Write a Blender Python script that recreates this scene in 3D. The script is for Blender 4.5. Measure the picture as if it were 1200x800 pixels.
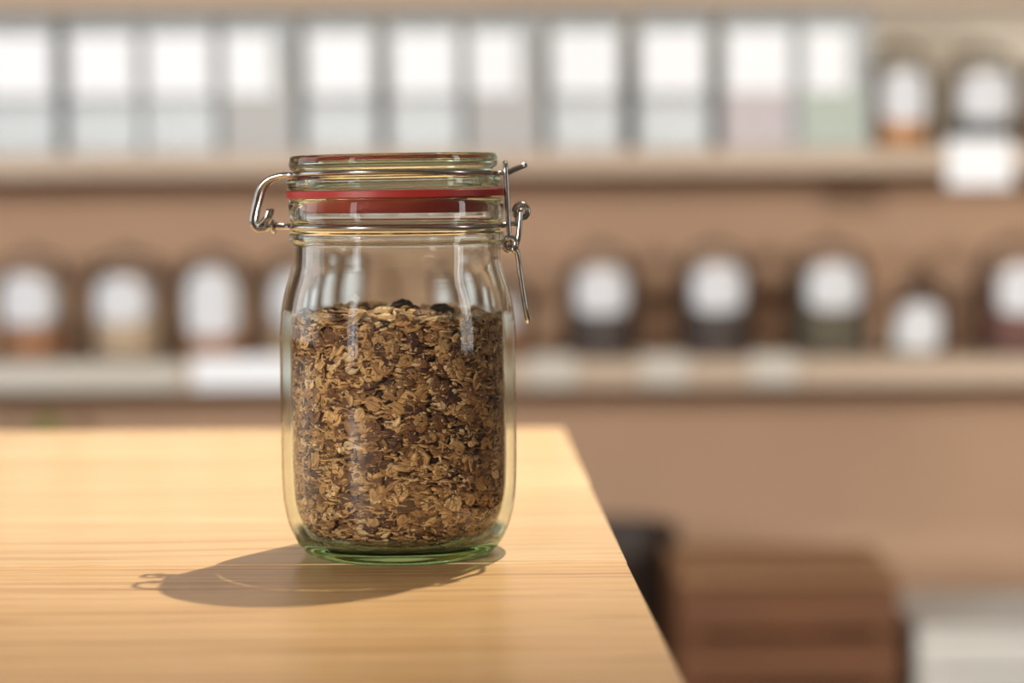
import bpy, bmesh, math, random
import numpy as np
from mathutils import Vector, Matrix

for o in list(bpy.data.objects):
    bpy.data.objects.remove(o)
SC = bpy.context.scene
COL = SC.collection
random.seed(7)
RNG = np.random.default_rng(11)
R = math.radians
TZ = 0.75                                   # height of the table top

# ------------------------------------------------------------------ camera
cd = bpy.data.cameras.new('camera')
cam = bpy.data.objects.new('camera', cd)
COL.objects.link(cam)
cd.sensor_width = 36.0
cd.lens = 78.0
cd.clip_start = 0.01
cam.matrix_world = (Matrix.Translation((0.051, -0.99, TZ + 0.1645))
                    @ Matrix.Rotation(R(90 - 4.07), 4, 'X') @ Matrix.Rotation(R(-0.4), 4, 'Z'))
cd.dof.use_dof = True
cd.dof.focus_distance = 0.955
cd.dof.aperture_fstop = 78.0 / 19.0
SC.camera = cam

# ------------------------------------------------------------------ world, lights, exposure
SC.view_settings.view_transform = 'Standard'
SC.view_settings.look = 'None'
SC.view_settings.gamma = 1.0
SC.view_settings.use_curve_mapping = False
SC.view_settings.exposure = 0.0
SC.cycles.use_denoising = True
SC.cycles.use_adaptive_sampling = False
SC.cycles.max_bounces = 24
SC.cycles.transmission_bounces = 20
SC.cycles.transparent_max_bounces = 24
SC.cycles.diffuse_bounces = 5
SC.cycles.glossy_bounces = 8
SC.cycles.sample_clamp_indirect = 6.0
SC.cycles.blur_glossy = 0.6

W = bpy.data.worlds.new('world')
SC.world = W
W.use_nodes = True
W.node_tree.nodes['Background'].inputs[0].default_value = (0.86, 0.93, 1.0, 1)
W.node_tree.nodes['Background'].inputs[1].default_value = 0.9


def light(name, kind, loc, target, energy, color, **kw):
    l = bpy.data.lights.new(name, kind)
    l.energy = energy
    l.color = color
    for k, v in kw.items():
        setattr(l, k, v)
    o = bpy.data.objects.new(name, l)
    COL.objects.link(o)
    o.location = loc
    o.rotation_euler = (Vector(target) - Vector(loc)).to_track_quat('-Z', 'Y').to_euler()
    return o


# ceiling spot over the table, behind and to the right of the jar
key = light('table_spotlight', 'SPOT', (0.384, 0.714, TZ + 1.75), (-0.10, 0.42, TZ), 272.0, (1.0, 0.90, 0.70),
            spot_size=R(50), spot_blend=1.0, shadow_soft_size=0.014)
# daylight through the tall window front left, the left window and the narrow right window
light('front_window_daylight', 'AREA', (-2.62, -2.85, 1.45), (0.0, -2.85, 1.45), 15.0, (0.90, 0.94, 1.0),
            shape='RECTANGLE', size=0.68, size_y=1.8)
light('side_window_daylight', 'AREA', (-2.62, 0.9, 1.5), (0.5, 0.9, 1.5), 8.0, (0.86, 0.92, 1.0),
      shape='RECTANGLE', size=1.8, size_y=1.5)
light('right_window_daylight', 'AREA', (2.82, -0.7, 1.45), (0.0, -0.7, 1.45), 9.0, (1.0, 0.97, 0.92),
      shape='RECTANGLE', size=0.4, size_y=1.6)
# unseen fill spot near the front left window, added to brighten the muesli
light('added_front_fill', 'SPOT', (-2.35, -3.1, 1.55), (0.0, 0.0, TZ + 0.07), 410.0, (1.0, 0.93, 0.82),
      spot_size=R(24), spot_blend=0.8, shadow_soft_size=0.008)
# unseen fill spots, added by the side walls to brighten wall and shelves, and small ceiling spots above the shelves
for x, z, col in ((-2.45, 1.22, (0.94, 0.97, 1.0)), (-2.45, 1.48, (0.94, 0.97, 1.0)),
                  (2.60, 1.22, (1.0, 0.94, 0.86)), (2.60, 1.48, (1.0, 0.94, 0.86))):
    light('added_shelf_fill', 'SPOT', (x, -1.5, z), (0.05, 3.0, 0.82), 208.0, col,
          spot_size=R(36), spot_blend=0.6, shadow_soft_size=0.12)
for x in (-1.05, -0.25, 0.55, 1.35):
    light('shelf_spotlight', 'SPOT', (x, 0.35, 2.55), (x - 0.02, 2.95, 1.05), 36.0, (1.0, 0.96, 0.90),
          spot_size=R(48), spot_blend=0.8, shadow_soft_size=0.05)


# ------------------------------------------------------------------ helpers
def tag(o, label=None, cat=None, group=None, kind=None):
    if label:
        o['label'] = label
    if cat:
        o['category'] = cat
    if group:
        o['group'] = group
    if kind:
        o['kind'] = kind
    return o


def empty(name, loc=(0, 0, 0), rz=0.0):
    o = bpy.data.objects.new(name, None)
    COL.objects.link(o)
    o.empty_display_size = 0.02
    o.location = loc
    o.rotation_euler = (0, 0, rz)
    return o


def link(name, me, mat=None, parent=None, loc=(0, 0, 0), rot=(0, 0, 0)):
    o = bpy.data.objects.new(name, me)
    COL.objects.link(o)
    if mat is not None and not me.materials:
        me.materials.append(mat)
    o.location = loc
    o.rotation_euler = rot
    o.parent = parent
    return o


def mesh(name, verts, faces, smooth=False):
    me = bpy.data.meshes.new(name)
    me.from_pydata([tuple(v) for v in verts], [], faces)
    me.update()
    if smooth:
        me.polygons.foreach_set('use_smooth', [True] * len(me.polygons))
    return me


def bm_mesh(name, bm, smooth=False):
    bmesh.ops.recalc_face_normals(bm, faces=bm.faces)
    me = bpy.data.meshes.new(name)
    bm.to_mesh(me)
    bm.free()
    if smooth:
        me.polygons.foreach_set('use_smooth', [True] * len(me.polygons))
    return me


def box_mesh(name, x0, x1, y0, y1, z0, z1, bevel=0.0, seg=2):
    bm = bmesh.new()
    bmesh.ops.create_cube(bm, size=1.0)
    for v in bm.verts:
        v.co = Vector((x0 if v.co.x < 0 else x1, y0 if v.co.y < 0 else y1, z0 if v.co.z < 0 else z1))
    if bevel > 0:
        bmesh.ops.bevel(bm, geom=list(bm.edges), offset=bevel, segments=seg, affect='EDGES', profile=0.5)
    return bm_mesh(name, bm)


def spline(pts, n=8, closed=False):
    P = [Vector(p) for p in pts]
    out = []
    N = len(P)
    rng = range(N) if closed else range(N - 1)
    for i in rng:
        p0 = P[(i - 1) % N] if closed or i > 0 else P[0] * 2 - P[1]
        p1 = P[i]
        p2 = P[(i + 1) % N]
        p3 = P[(i + 2) % N] if closed or i + 2 < N else P[-1] * 2 - P[-2]
        for k in range(n):
            t = k / n
            out.append(0.5 * ((2 * p1) + (p2 - p0) * t + (2 * p0 - 5 * p1 + 4 * p2 - p3) * t * t
                              + (3 * p1 - p0 - 3 * p2 + p3) * t ** 3))
    if not closed:
        out.append(P[-1].copy())
    return out


def tube_data(pts, r, seg=12, closed=False, base=0):
    P = [Vector(p) for p in pts]
    N = len(P)
    T = []
    for i in range(N):
        a = P[(i - 1) % N] if closed or i > 0 else P[0]
        b = P[(i + 1) % N] if closed or i < N - 1 else P[-1]
        T.append((b - a).normalized())
    ref = Vector((0, 0, 1)) if abs(T[0].z) < 0.9 else Vector((1, 0, 0))
    u = (ref - T[0] * ref.dot(T[0])).normalized()
    verts, faces = [], []
    for i in range(N):
        u = (u - T[i] * u.dot(T[i])).normalized()
        v = T[i].cross(u)
        for k in range(seg):
            a = 2 * math.pi * k / seg
            verts.append(P[i] + (u * math.cos(a) + v * math.sin(a)) * r)
    M = N if closed else N - 1
    for i in range(M):
        j = (i + 1) % N
        for k in range(seg):
            k2 = (k + 1) % seg
            faces.append([base + i * seg + k, base + i * seg + k2, base + j * seg + k2, base + j * seg + k])
    if not closed:
        c0, c1 = len(verts), len(verts) + 1
        verts.append(P[0] - T[0] * r * 0.6)
        verts.append(P[-1] + T[-1] * r * 0.6)
        for k in range(seg):
            k2 = (k + 1) % seg
            faces.append([base + c0, base + k2, base + k])
            faces.append([base + c1, base + (N - 1) * seg + k, base + (N - 1) * seg + k2])
    return verts, faces


def tubes(name, paths, r, seg=12):
    V, F = [], []
    for pts, closed in paths:
        v, f = tube_data(pts, r, seg, closed, len(V))
        V += v
        F += f
    return mesh(name, V, F, True)


def lathe(name, prof, seg=48, smooth=True, closed=False, bm_out=False):
    """revolve (r, z) pairs about z; r = 0 becomes a pole"""
    V, F, rings = [], [], []
    for r, z in prof:
        if r < 1e-7:
            rings.append([len(V)])
            V.append((0, 0, z))
        else:
            rings.append(list(range(len(V), len(V) + seg)))
            V += [(r * math.cos(2 * math.pi * k / seg), r * math.sin(2 * math.pi * k / seg), z) for k in range(seg)]
    pairs = list(zip(rings[:-1], rings[1:]))
    if closed:
        pairs.append((rings[-1], rings[0]))
    for a, b in pairs:
        for k in range(seg):
            k2 = (k + 1) % seg
            if len(a) == 1 and len(b) == 1:
                continue
            if len(a) == 1:
                F.append([a[0], b[k2], b[k]])
            elif len(b) == 1:
                F.append([a[k], a[k2], b[0]])
            else:
                F.append([a[k], a[k2], b[k2], b[k]])
    me = mesh(name, V, F, smooth)
    bm = bmesh.new()
    bm.from_mesh(me)
    bmesh.ops.recalc_face_normals(bm, faces=bm.faces)
    bm.to_mesh(me)
    bm.free()
    return me


def smooth_prof(pts, n=5):
    return [(max(0.0, p.x), p.y) for p in spline([(r, z, 0) for r, z in pts], n)]


# ------------------------------------------------------------------ materials
def new_mat(name):
    m = bpy.data.materials.new(name)
    m.use_nodes = True
    nt = m.node_tree
    nt.nodes.clear()
    out = nt.nodes.new('ShaderNodeOutputMaterial')
    return m, nt, out


def N(nt, kind, **kw):
    n = nt.nodes.new(kind)
    for k, v in kw.items():
        setattr(n, k, v)
    return n


def principled(name, color, rough=0.5, metal=0.0, noise=0.0, scale=30.0, bump=0.0, stretch=(1, 1, 1), spec=0.5,
               trans=0.0):
    m, nt, out = new_mat(name)
    b = N(nt, 'ShaderNodeBsdfPrincipled')
    b.inputs['Base Color'].default_value = (*color, 1)
    b.inputs['Roughness'].default_value = rough
    b.inputs['Metallic'].default_value = metal
    b.inputs['Specular IOR Level'].default_value = spec
    b.inputs['Transmission Weight'].default_value = trans
    nt.links.new(b.outputs[0], out.inputs[0])
    if noise or bump:
        tc = N(nt, 'ShaderNodeTexCoord')
        mp = N(nt, 'ShaderNodeMapping')
        mp.inputs['Scale'].default_value = stretch
        nz = N(nt, 'ShaderNodeTexNoise')
        nz.inputs['Scale'].default_value = scale
        nz.inputs['Detail'].default_value = 5
        nt.links.new(tc.outputs['Object'], mp.inputs[0])
        nt.links.new(mp.outputs[0], nz.inputs['Vector'])
        if noise:
            mr = N(nt, 'ShaderNodeMapRange')
            mr.inputs[1].default_value = 0.3
            mr.inputs[2].default_value = 0.7
            mr.inputs[3].default_value = 1 - noise
            mr.inputs[4].default_value = 1 + noise
            mx = N(nt, 'ShaderNodeVectorMath', operation='SCALE')
            mx.inputs[0].default_value = color
            nt.links.new(nz.outputs[0], mr.inputs[0])
            nt.links.new(mr.outputs[0], mx.inputs['Scale'])
            nt.links.new(mx.outputs[0], b.inputs['Base Color'])
        if bump:
            bp = N(nt, 'ShaderNodeBump')
            bp.inputs['Strength'].default_value = bump
            bp.inputs['Distance'].default_value = 0.002
            nt.links.new(nz.outputs[0], bp.inputs['Height'])
            nt.links.new(bp.outputs[0], b.inputs['Normal'])
    return m


def thin_glass(name, tint=(0.97, 0.98, 0.97), rough=0.03, ior=1.45, haze=0.0, haze_col=(0.9, 0.92, 0.92)):
    """thin clear wall: light passes straight through, the surface mirrors by Fresnel"""
    m, nt, out = new_mat(name)
    t = N(nt, 'ShaderNodeBsdfTransparent')
    t.inputs[0].default_value = (*tint, 1)
    g = N(nt, 'ShaderNodeBsdfGlossy')
    g.inputs['Roughness'].default_value = rough
    fr = N(nt, 'ShaderNodeFresnel')
    fr.inputs[0].default_value = ior
    mx = N(nt, 'ShaderNodeMixShader')
    nt.links.new(fr.outputs[0], mx.inputs[0])
    nt.links.new(g.outputs[0], mx.inputs[2])
    if haze:
        d = N(nt, 'ShaderNodeBsdfDiffuse')
        d.inputs[0].default_value = (*haze_col, 1)
        mh = N(nt, 'ShaderNodeMixShader')
        mh.inputs[0].default_value = haze
        nt.links.new(t.outputs[0], mh.inputs[1])
        nt.links.new(d.outputs[0], mh.inputs[2])
        nt.links.new(mh.outputs[0], mx.inputs[1])
    else:
        nt.links.new(t.outputs[0], mx.inputs[1])
    nt.links.new(mx.outputs[0], out.inputs[0])
    return m


def jar_glass(name, thick, absorb, density, ior=1.5):
    """soda glass with a faint green body colour. Thick glass (rim, collar, foot, or seen edge-on) bends light;
    the even thin wall seen square-on lets it straight through and mirrors by Fresnel."""
    m, nt, out = new_mat(name)
    L = nt.links.new
    g = N(nt, 'ShaderNodeBsdfGlass')
    g.inputs['Color'].default_value = (0.99, 0.998, 0.99, 1)
    g.inputs['Roughness'].default_value = 0.0
    g.inputs['IOR'].default_value = ior
    gc = N(nt, 'ShaderNodeMix', data_type='RGBA')
    gc.inputs['A'].default_value = (0.99, 0.998, 0.99, 1)
    gc.inputs['B'].default_value = (0.90, 0.975, 0.895, 1) if thick == 'wall' else (0.955, 0.99, 0.955, 1)
    L(gc.outputs['Result'], g.inputs['Color'])
    lw = N(nt, 'ShaderNodeLayerWeight')
    lw.inputs['Blend'].default_value = 0.5
    pw = N(nt, 'ShaderNodeMath', operation='POWER')
    pw.inputs[1].default_value = 5.0
    L(lw.outputs['Facing'], pw.inputs[0])
    fr = N(nt, 'ShaderNodeMath', operation='MULTIPLY_ADD')
    fr.inputs[1].default_value = 0.96
    fr.inputs[2].default_value = 0.04
    L(pw.outputs[0], fr.inputs[0])
    t = N(nt, 'ShaderNodeBsdfTransparent')
    t.inputs[0].default_value = (0.992, 0.996, 0.988, 1)
    gl = N(nt, 'ShaderNodeBsdfGlossy')
    gl.inputs['Roughness'].default_value = 0.0
    thin = N(nt, 'ShaderNodeMixShader')
    L(fr.outputs[0], thin.inputs[0])
    L(t.outputs[0], thin.inputs[1])
    L(gl.outputs[0], thin.inputs[2])

    def ramp(sock, a, b):
        mr = N(nt, 'ShaderNodeMapRange', interpolation_type='SMOOTHSTEP')
        mr.inputs[1].default_value = a
        mr.inputs[2].default_value = b
        L(sock, mr.inputs[0])
        return mr.outputs[0]

    def mx(a, b):
        n = N(nt, 'ShaderNodeMath', operation='MAXIMUM')
        L(a, n.inputs[0])
        L(b, n.inputs[1])
        return n.outputs[0]
    tc = N(nt, 'ShaderNodeTexCoord')
    sx = N(nt, 'ShaderNodeSeparateXYZ')
    L(tc.outputs['Object'], sx.inputs[0])
    fac = ramp(lw.outputs['Facing'], 0.74, 0.92)
    if thick == 'wall':
        up = ramp(sx.outputs[2], 0.1058, 0.1100)
        n = N(nt, 'ShaderNodeMath', operation='MULTIPLY')
        n.inputs[1].default_value = -1.0
        L(sx.outputs[2], n.inputs[0])
        foot = ramp(n.outputs[0], -0.012, -0.008)
        L(foot, gc.inputs['Factor'])
        fac = mx(fac, mx(up, foot))
    else:
        cb = N(nt, 'ShaderNodeCombineXYZ')
        L(sx.outputs[0], cb.inputs[0])
        L(sx.outputs[1], cb.inputs[1])
        ln = N(nt, 'ShaderNodeVectorMath', operation='LENGTH')
        L(cb.outputs[0], ln.inputs[0])
        rim = ramp(ln.outputs['Value'], 0.0345, 0.0365)
        L(rim, gc.inputs['Factor'])
        fac = mx(fac, rim)
    mix = N(nt, 'ShaderNodeMixShader')
    L(fac, mix.inputs[0])
    L(thin.outputs[0], mix.inputs[1])
    L(g.outputs[0], mix.inputs[2])
    L(mix.outputs[0], out.inputs[0])
    v = N(nt, 'ShaderNodeVolumeAbsorption')
    v.inputs[0].default_value = (*absorb, 1)
    v.inputs[1].default_value = density
    L(v.outputs[0], out.inputs['Volume'])
    return m


def wood(name, light_c, mid_c, dark_c, rough=0.42, grain=1.0, bump=0.25, coat=0.0):
    """planed boards, grain along local x: broad figure, thin latewood lines and fine pores"""
    m, nt, out = new_mat(name)
    L = nt.links.new
    b = N(nt, 'ShaderNodeBsdfPrincipled')
    tc = N(nt, 'ShaderNodeTexCoord')
    oi = N(nt, 'ShaderNodeObjectInfo')
    add = N(nt, 'ShaderNodeVectorMath', operation='ADD')
    sc = N(nt, 'ShaderNodeVectorMath', operation='SCALE')
    cmb = N(nt, 'ShaderNodeCombineXYZ')
    for i in range(3):
        L(oi.outputs['Random'], cmb.inputs[i])
    L(cmb.outputs[0], sc.inputs[0])
    sc.inputs['Scale'].default_value = 7.0
    L(tc.outputs['Object'], add.inputs[0])
    L(sc.outputs[0], add.inputs[1])
    # slow wander of the grain
    mw = N(nt, 'ShaderNodeMapping')
    mw.inputs['Scale'].default_value = (2.2, 9.0, 9.0)
    nw = N(nt, 'ShaderNodeTexNoise')
    nw.inputs['Scale'].default_value = 1.0
    nw.inputs['Detail'].default_value = 2
    L(add.outputs[0], mw.inputs[0])
    L(mw.outputs[0], nw.inputs['Vector'])
    wv = N(nt, 'ShaderNodeVectorMath', operation='SCALE')
    wv.inputs['Scale'].default_value = 0.035
    L(nw.outputs['Color'], wv.inputs[0])
    ad2 = N(nt, 'ShaderNodeVectorMath', operation='ADD')
    L(add.outputs[0], ad2.inputs[0])
    L(wv.outputs[0], ad2.inputs[1])

    def streak(scale_x, scale_y, lo, hi, det=4):
        mp = N(nt, 'ShaderNodeMapping')
        mp.inputs['Scale'].default_value = (scale_x, scale_y, scale_y)
        nz = N(nt, 'ShaderNodeTexNoise')
        nz.inputs['Scale'].default_value = 1.0
        nz.inputs['Detail'].default_value = det
        nz.inputs['Roughness'].default_value = 0.6
        L(ad2.outputs[0], mp.inputs[0])
        L(mp.outputs[0], nz.inputs['Vector'])
        mr = N(nt, 'ShaderNodeMapRange')
        mr.inputs[1].default_value = lo
        mr.inputs[2].default_value = hi
        L(nz.outputs[0], mr.inputs[0])
        return mr.outputs[0]
    broad = streak(1.6, 34, 0.32, 0.68, 3)
    lines = streak(3.0, 170, 0.50, 0.72, 3)
    pores = streak(26, 900, 0.52, 0.75, 2)
    r1 = N(nt, 'ShaderNodeMix', data_type='RGBA')
    r1.inputs['A'].default_value = (*light_c, 1)
    r1.inputs['B'].default_value = (*mid_c, 1)
    L(broad, r1.inputs['Factor'])
    m2 = N(nt, 'ShaderNodeMath', operation='MULTIPLY')
    m2.inputs[1].default_value = 0.60 * grain
    L(lines, m2.inputs[0])
    r2 = N(nt, 'ShaderNodeMix', data_type='RGBA')
    r2.inputs['B'].default_value = (*dark_c, 1)
    L(m2.outputs[0], r2.inputs['Factor'])
    L(r1.outputs['Result'], r2.inputs['A'])
    m3 = N(nt, 'ShaderNodeMath', operation='MULTIPLY')
    m3.inputs[1].default_value = 0.28 * grain
    L(pores, m3.inputs[0])
    r3 = N(nt, 'ShaderNodeMix', data_type='RGBA')
    r3.inputs['B'].default_value = (*[c * 0.8 for c in dark_c], 1)
    L(m3.outputs[0], r3.inputs['Factor'])
    L(r2.outputs['Result'], r3.inputs['A'])
    L(r3.outputs['Result'], b.inputs['Base Color'])
    b.inputs['Roughness'].default_value = rough
    b.inputs['Coat Weight'].default_value = coat
    b.inputs['Coat Roughness'].default_value = 0.22
    bp = N(nt, 'ShaderNodeBump')
    bp.inputs['Strength'].default_value = bump
    bp.inputs['Distance'].default_value = 0.0006
    inv = N(nt, 'ShaderNodeMath', operation='ADD')
    L(m2.outputs[0], inv.inputs[0])
    L(m3.outputs[0], inv.inputs[1])
    neg = N(nt, 'ShaderNodeMath', operation='MULTIPLY')
    neg.inputs[1].default_value = -1.0
    L(inv.outputs[0], neg.inputs[0])
    L(neg.outputs[0], bp.inputs['Height'])
    L(bp.outputs[0], b.inputs['Normal'])
    L(b.outputs[0], out.inputs[0])
    return m


MAT = {
    'table': wood('table_wood', (0.80, 0.52, 0.255), (0.70, 0.41, 0.175), (0.38, 0.165, 0.055), rough=0.45, grain=1.5, coat=0.7),
    'table_pale_sheen': wood('pale_sheen_table_wood', (0.83, 0.58, 0.325), (0.74, 0.485, 0.245), (0.46, 0.23, 0.09), rough=0.45, grain=1.1, coat=0.7),  # paler back planks, with part of the sheen there put into their colour
    'shelf': wood('shelf_wood', (0.56, 0.43, 0.32), (0.50, 0.37, 0.26), (0.40, 0.28, 0.18), rough=0.5),
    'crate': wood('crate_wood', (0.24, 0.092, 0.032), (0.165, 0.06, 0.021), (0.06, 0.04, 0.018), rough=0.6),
    'crate_top_lit': wood('lit_crate_top_wood', (0.46, 0.25, 0.12), (0.38, 0.20, 0.09), (0.2, 0.09, 0.04), rough=0.6),  # lighter than the sides: light from above put into the colour
    'chair': wood('dark_wood', (0.055, 0.035, 0.025), (0.04, 0.025, 0.018), (0.02, 0.012, 0.009), rough=0.5),
    'grey': wood('grey_wood', (0.86, 0.84, 0.78), (0.80, 0.78, 0.72), (0.6, 0.58, 0.53), rough=0.6),
    'cream': principled('cream_paint', (0.66, 0.58, 0.46), 0.8, noise=0.03, scale=5.0),
    'wall': principled('plaster', (0.52, 0.328, 0.208), 0.85, noise=0.05, scale=3.0, bump=0.05),
    'floor': principled('floor_screed', (0.32, 0.25, 0.20), 0.6, noise=0.12, scale=6.0),
    'ceiling': principled('ceiling_paint', (0.75, 0.72, 0.66), 0.9, noise=0.03, scale=4.0),
    'sidewall': principled('side_plaster', (0.62, 0.55, 0.48), 0.85, noise=0.04, scale=3.0),
    'label': principled('white_paper', (0.90, 0.90, 0.91), 0.55, noise=0.02, scale=60.0),
    'jarlabel': principled('off_white_paper', (0.70, 0.70, 0.715), 0.6, noise=0.02, scale=60.0),
    'steel': principled('wire_steel', (0.50, 0.49, 0.47), 0.18, 1.0, noise=0.05, scale=400.0),
    'rubber': principled('red_rubber', (0.36, 0.024, 0.022), 0.45, noise=0.06, scale=300.0, bump=0.05),
    'frame': principled('window_frame_paint', (0.10, 0.10, 0.11), 0.5, noise=0.03, scale=20.0),
    'pane': thin_glass('window_pane'),
    'acrylic': thin_glass('clear_acrylic', (0.97, 0.98, 0.99), 0.03, 1.45, haze=0.30),
    'acrylic_edge': thin_glass('acrylic_lid', (0.86, 0.89, 0.90), 0.10, 1.49, haze=0.35, haze_col=(0.7, 0.73, 0.75)),
    'jarglass': thin_glass('storage_glass', (0.98, 0.98, 0.97), 0.06, 1.22, haze=0.015),
    'glass': jar_glass('jar_glass', 'wall', (0.50, 0.88, 0.50), 6.0),
    'lidglass': jar_glass('lid_glass', 'rim', (0.50, 0.88, 0.50), 6.0),
    'tagrail': principled('tag_rail', (0.57, 0.52, 0.44), 0.4, noise=0.03, scale=50.0),
}

# ------------------------------------------------------------------ the room
def struct(name, me, mat, parent=None):
    o = link(name, me, mat, parent)
    if parent is None:
        o['kind'] = 'structure'
    return o


XL, XR, YB, YF, ZC = -2.7, 2.9, 3.16, -4.2, 2.75
struct('floor', box_mesh('floor', XL, XR, YF, YB, -0.06, 0.0), MAT['floor'])
struct('ceiling', box_mesh('ceiling', XL, XR, YF, YB, ZC, ZC + 0.06), MAT['ceiling'])
struct('wall_back', box_mesh('wall_back', XL, XR, YB, YB + 0.12, -0.06, ZC + 0.06), MAT['wall'])
struct('wall_front', box_mesh('wall_front', XL, XR, YF - 0.12, YF, -0.06, ZC + 0.06), MAT['sidewall'])


def wall_with_holes(name, x0, x1, y0, y1, z0, z1, holes):
    bm = bmesh.new()
    rects, y = [], y0
    for hy0, hy1, hz0, hz1 in sorted(holes):
        rects += [(y, hy0, z0, z1), (hy0, hy1, z0, hz0), (hy0, hy1, hz1, z1)]
        y = hy1
    rects.append((y, y1, z0, z1))
    for (a, b, c, d) in rects:
        r = bmesh.ops.create_cube(bm, size=1.0)
        for v in r['verts']:
            v.co = Vector((x0 if v.co.x < 0 else x1, a if v.co.y < 0 else b, c if v.co.z < 0 else d))
    return bm_mesh(name, bm)


struct('wall_left', wall_with_holes('wall_left', XL - 0.12, XL, YF, YB, -0.06, ZC + 0.06,
                                    [(-0.1, 1.9, 0.7, 2.3), (-3.25, -2.45, 0.5, 2.4)]), MAT['sidewall'])
struct('wall_right', wall_with_holes('wall_right', XR, XR + 0.12, YF, YB, -0.06, ZC + 0.06,
                                     [(-0.95, -0.45, 0.6, 2.3)]), MAT['sidewall'])


def window(name, origin, w, h, nx, nz, rot):
    root = empty(name, origin)
    root.rotation_euler = (0, 0, rot)
    root['kind'] = 'structure'
    t = 0.05
    for (a, b, c, d) in ((0, w, 0, t), (0, w, h - t, h), (0, t, t, h - t), (w - t, w, t, h - t)):
        link('window_frame', box_mesh('window_frame', a, b, -0.03, 0.03, c, d, 0.004), MAT['frame'], root)
    pw, ph = (w - 2 * t) / nx, (h - 2 * t) / nz
    for i in range(1, nx):
        x = t + i * pw
        link('mullion', box_mesh('mullion', x - 0.02, x + 0.02, -0.025, 0.025, t, h - t, 0.003), MAT['frame'], root)
    for i in range(nx):
        for k in range(nz):
            a, c = t + i * pw, t + k * ph
            link('pane', box_mesh('pane', a, a + pw, -0.003, 0.003, c, c + ph), MAT['pane'], root)
    return root


window('window_1', (XL - 0.06, -0.1, 0.7), 2.0, 1.6, 2, 1, R(90))
window('window_2', (XL - 0.06, -3.25, 0.5), 0.8, 1.9, 1, 1, R(90))
window('window_3', (XR + 0.06, -0.95, 0.6), 0.5, 1.7, 1, 1, R(90))

# ------------------------------------------------------------------ shelves on the back wall
def board(name, z1, th, label):
    o = link(name, box_mesh(name, -1.75, 1.95, 2.78, YB, z1 - th, z1, 0.003), MAT['shelf'])
    return tag(o, label, 'shelf')


Z_LO, Z_UP = 0.612, 0.9700
board('wall_shelf', Z_LO, 0.046, 'pale wooden wall shelf carrying the domed jars of beans')
board('wall_shelf', Z_UP, 0.040, 'pale wooden wall shelf under the row of clear bulk bins')
o = link('narrow_ledge', box_mesh('narrow_ledge', -1.75, 1.95, 3.04, YB - 0.0125, 1.232, 1.262, 0.003), MAT['shelf'])
tag(o, 'narrow pale wooden ledge on the wall above the clear bulk bins', 'shelf')
o = struct('trim_1', box_mesh('trim_1', -1.75, 1.95, YB - 0.012, YB, Z_UP, 1.2315), MAT['cream'])


def curved_card(name, r, half_w, z0, z1, n=14, t=0.0008):
    """round-cornered paper label bent round a jar of radius r, facing -y"""
    V, F = [], []
    h = half_w / r
    zc, hz = (z0 + z1) / 2, (z1 - z0) / 2
    for k in range(n + 1):
        u = -1 + 2 * k / n
        u = math.sin(u * math.pi / 2)
        a = -math.pi / 2 + h * u
        top = hz * max(0.25, (1 - abs(u) ** 2.6)) ** (1 / 2.2)
        bot = hz * max(0.30, (1 - abs(u) ** 5)) ** (1 / 4)
        for rr in (r, r + t):
            V.append((rr * math.cos(a), rr * math.sin(a), zc - bot))
            V.append((rr * math.cos(a), rr * math.sin(a), zc + top))
    for k in range(n):
        p, q = 4 * k, 4 * k + 4
        F += [(p, q, q + 1, p + 1), (p + 2, p + 3, q + 3, q + 2), (p, p + 2, q + 2, q), (p + 1, q + 1, q + 3, p + 3)]
    F += [(0, 1, 3, 2), (4 * n, 4 * n + 2, 4 * n + 3, 4 * n + 1)]
    return mesh(name, V, F)


def lumpy_fill(name, r, z0, z1, mat, lump=0.004, seg=40):
    prof = [(0, z0), (r * 0.84, z0), (r * 0.94, z0 + 0.004), (r, z0 + 0.014), (r, z1 - 0.008), (r * 0.93, z1 - 0.002), (r * 0.5, z1 + lump * 1.5), (0, z1 + lump * 2)]
    me = lathe(name, smooth_prof(prof, 4), seg)
    for v in me.vertices:
        k = 1 - random.random() * lump / r * 0.6
        v.co.x *= k
        v.co.y *= k
        if v.co.z > z1 - 0.01:
            v.co.z += random.uniform(-lump, lump) * 0.5
    return me


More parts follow.
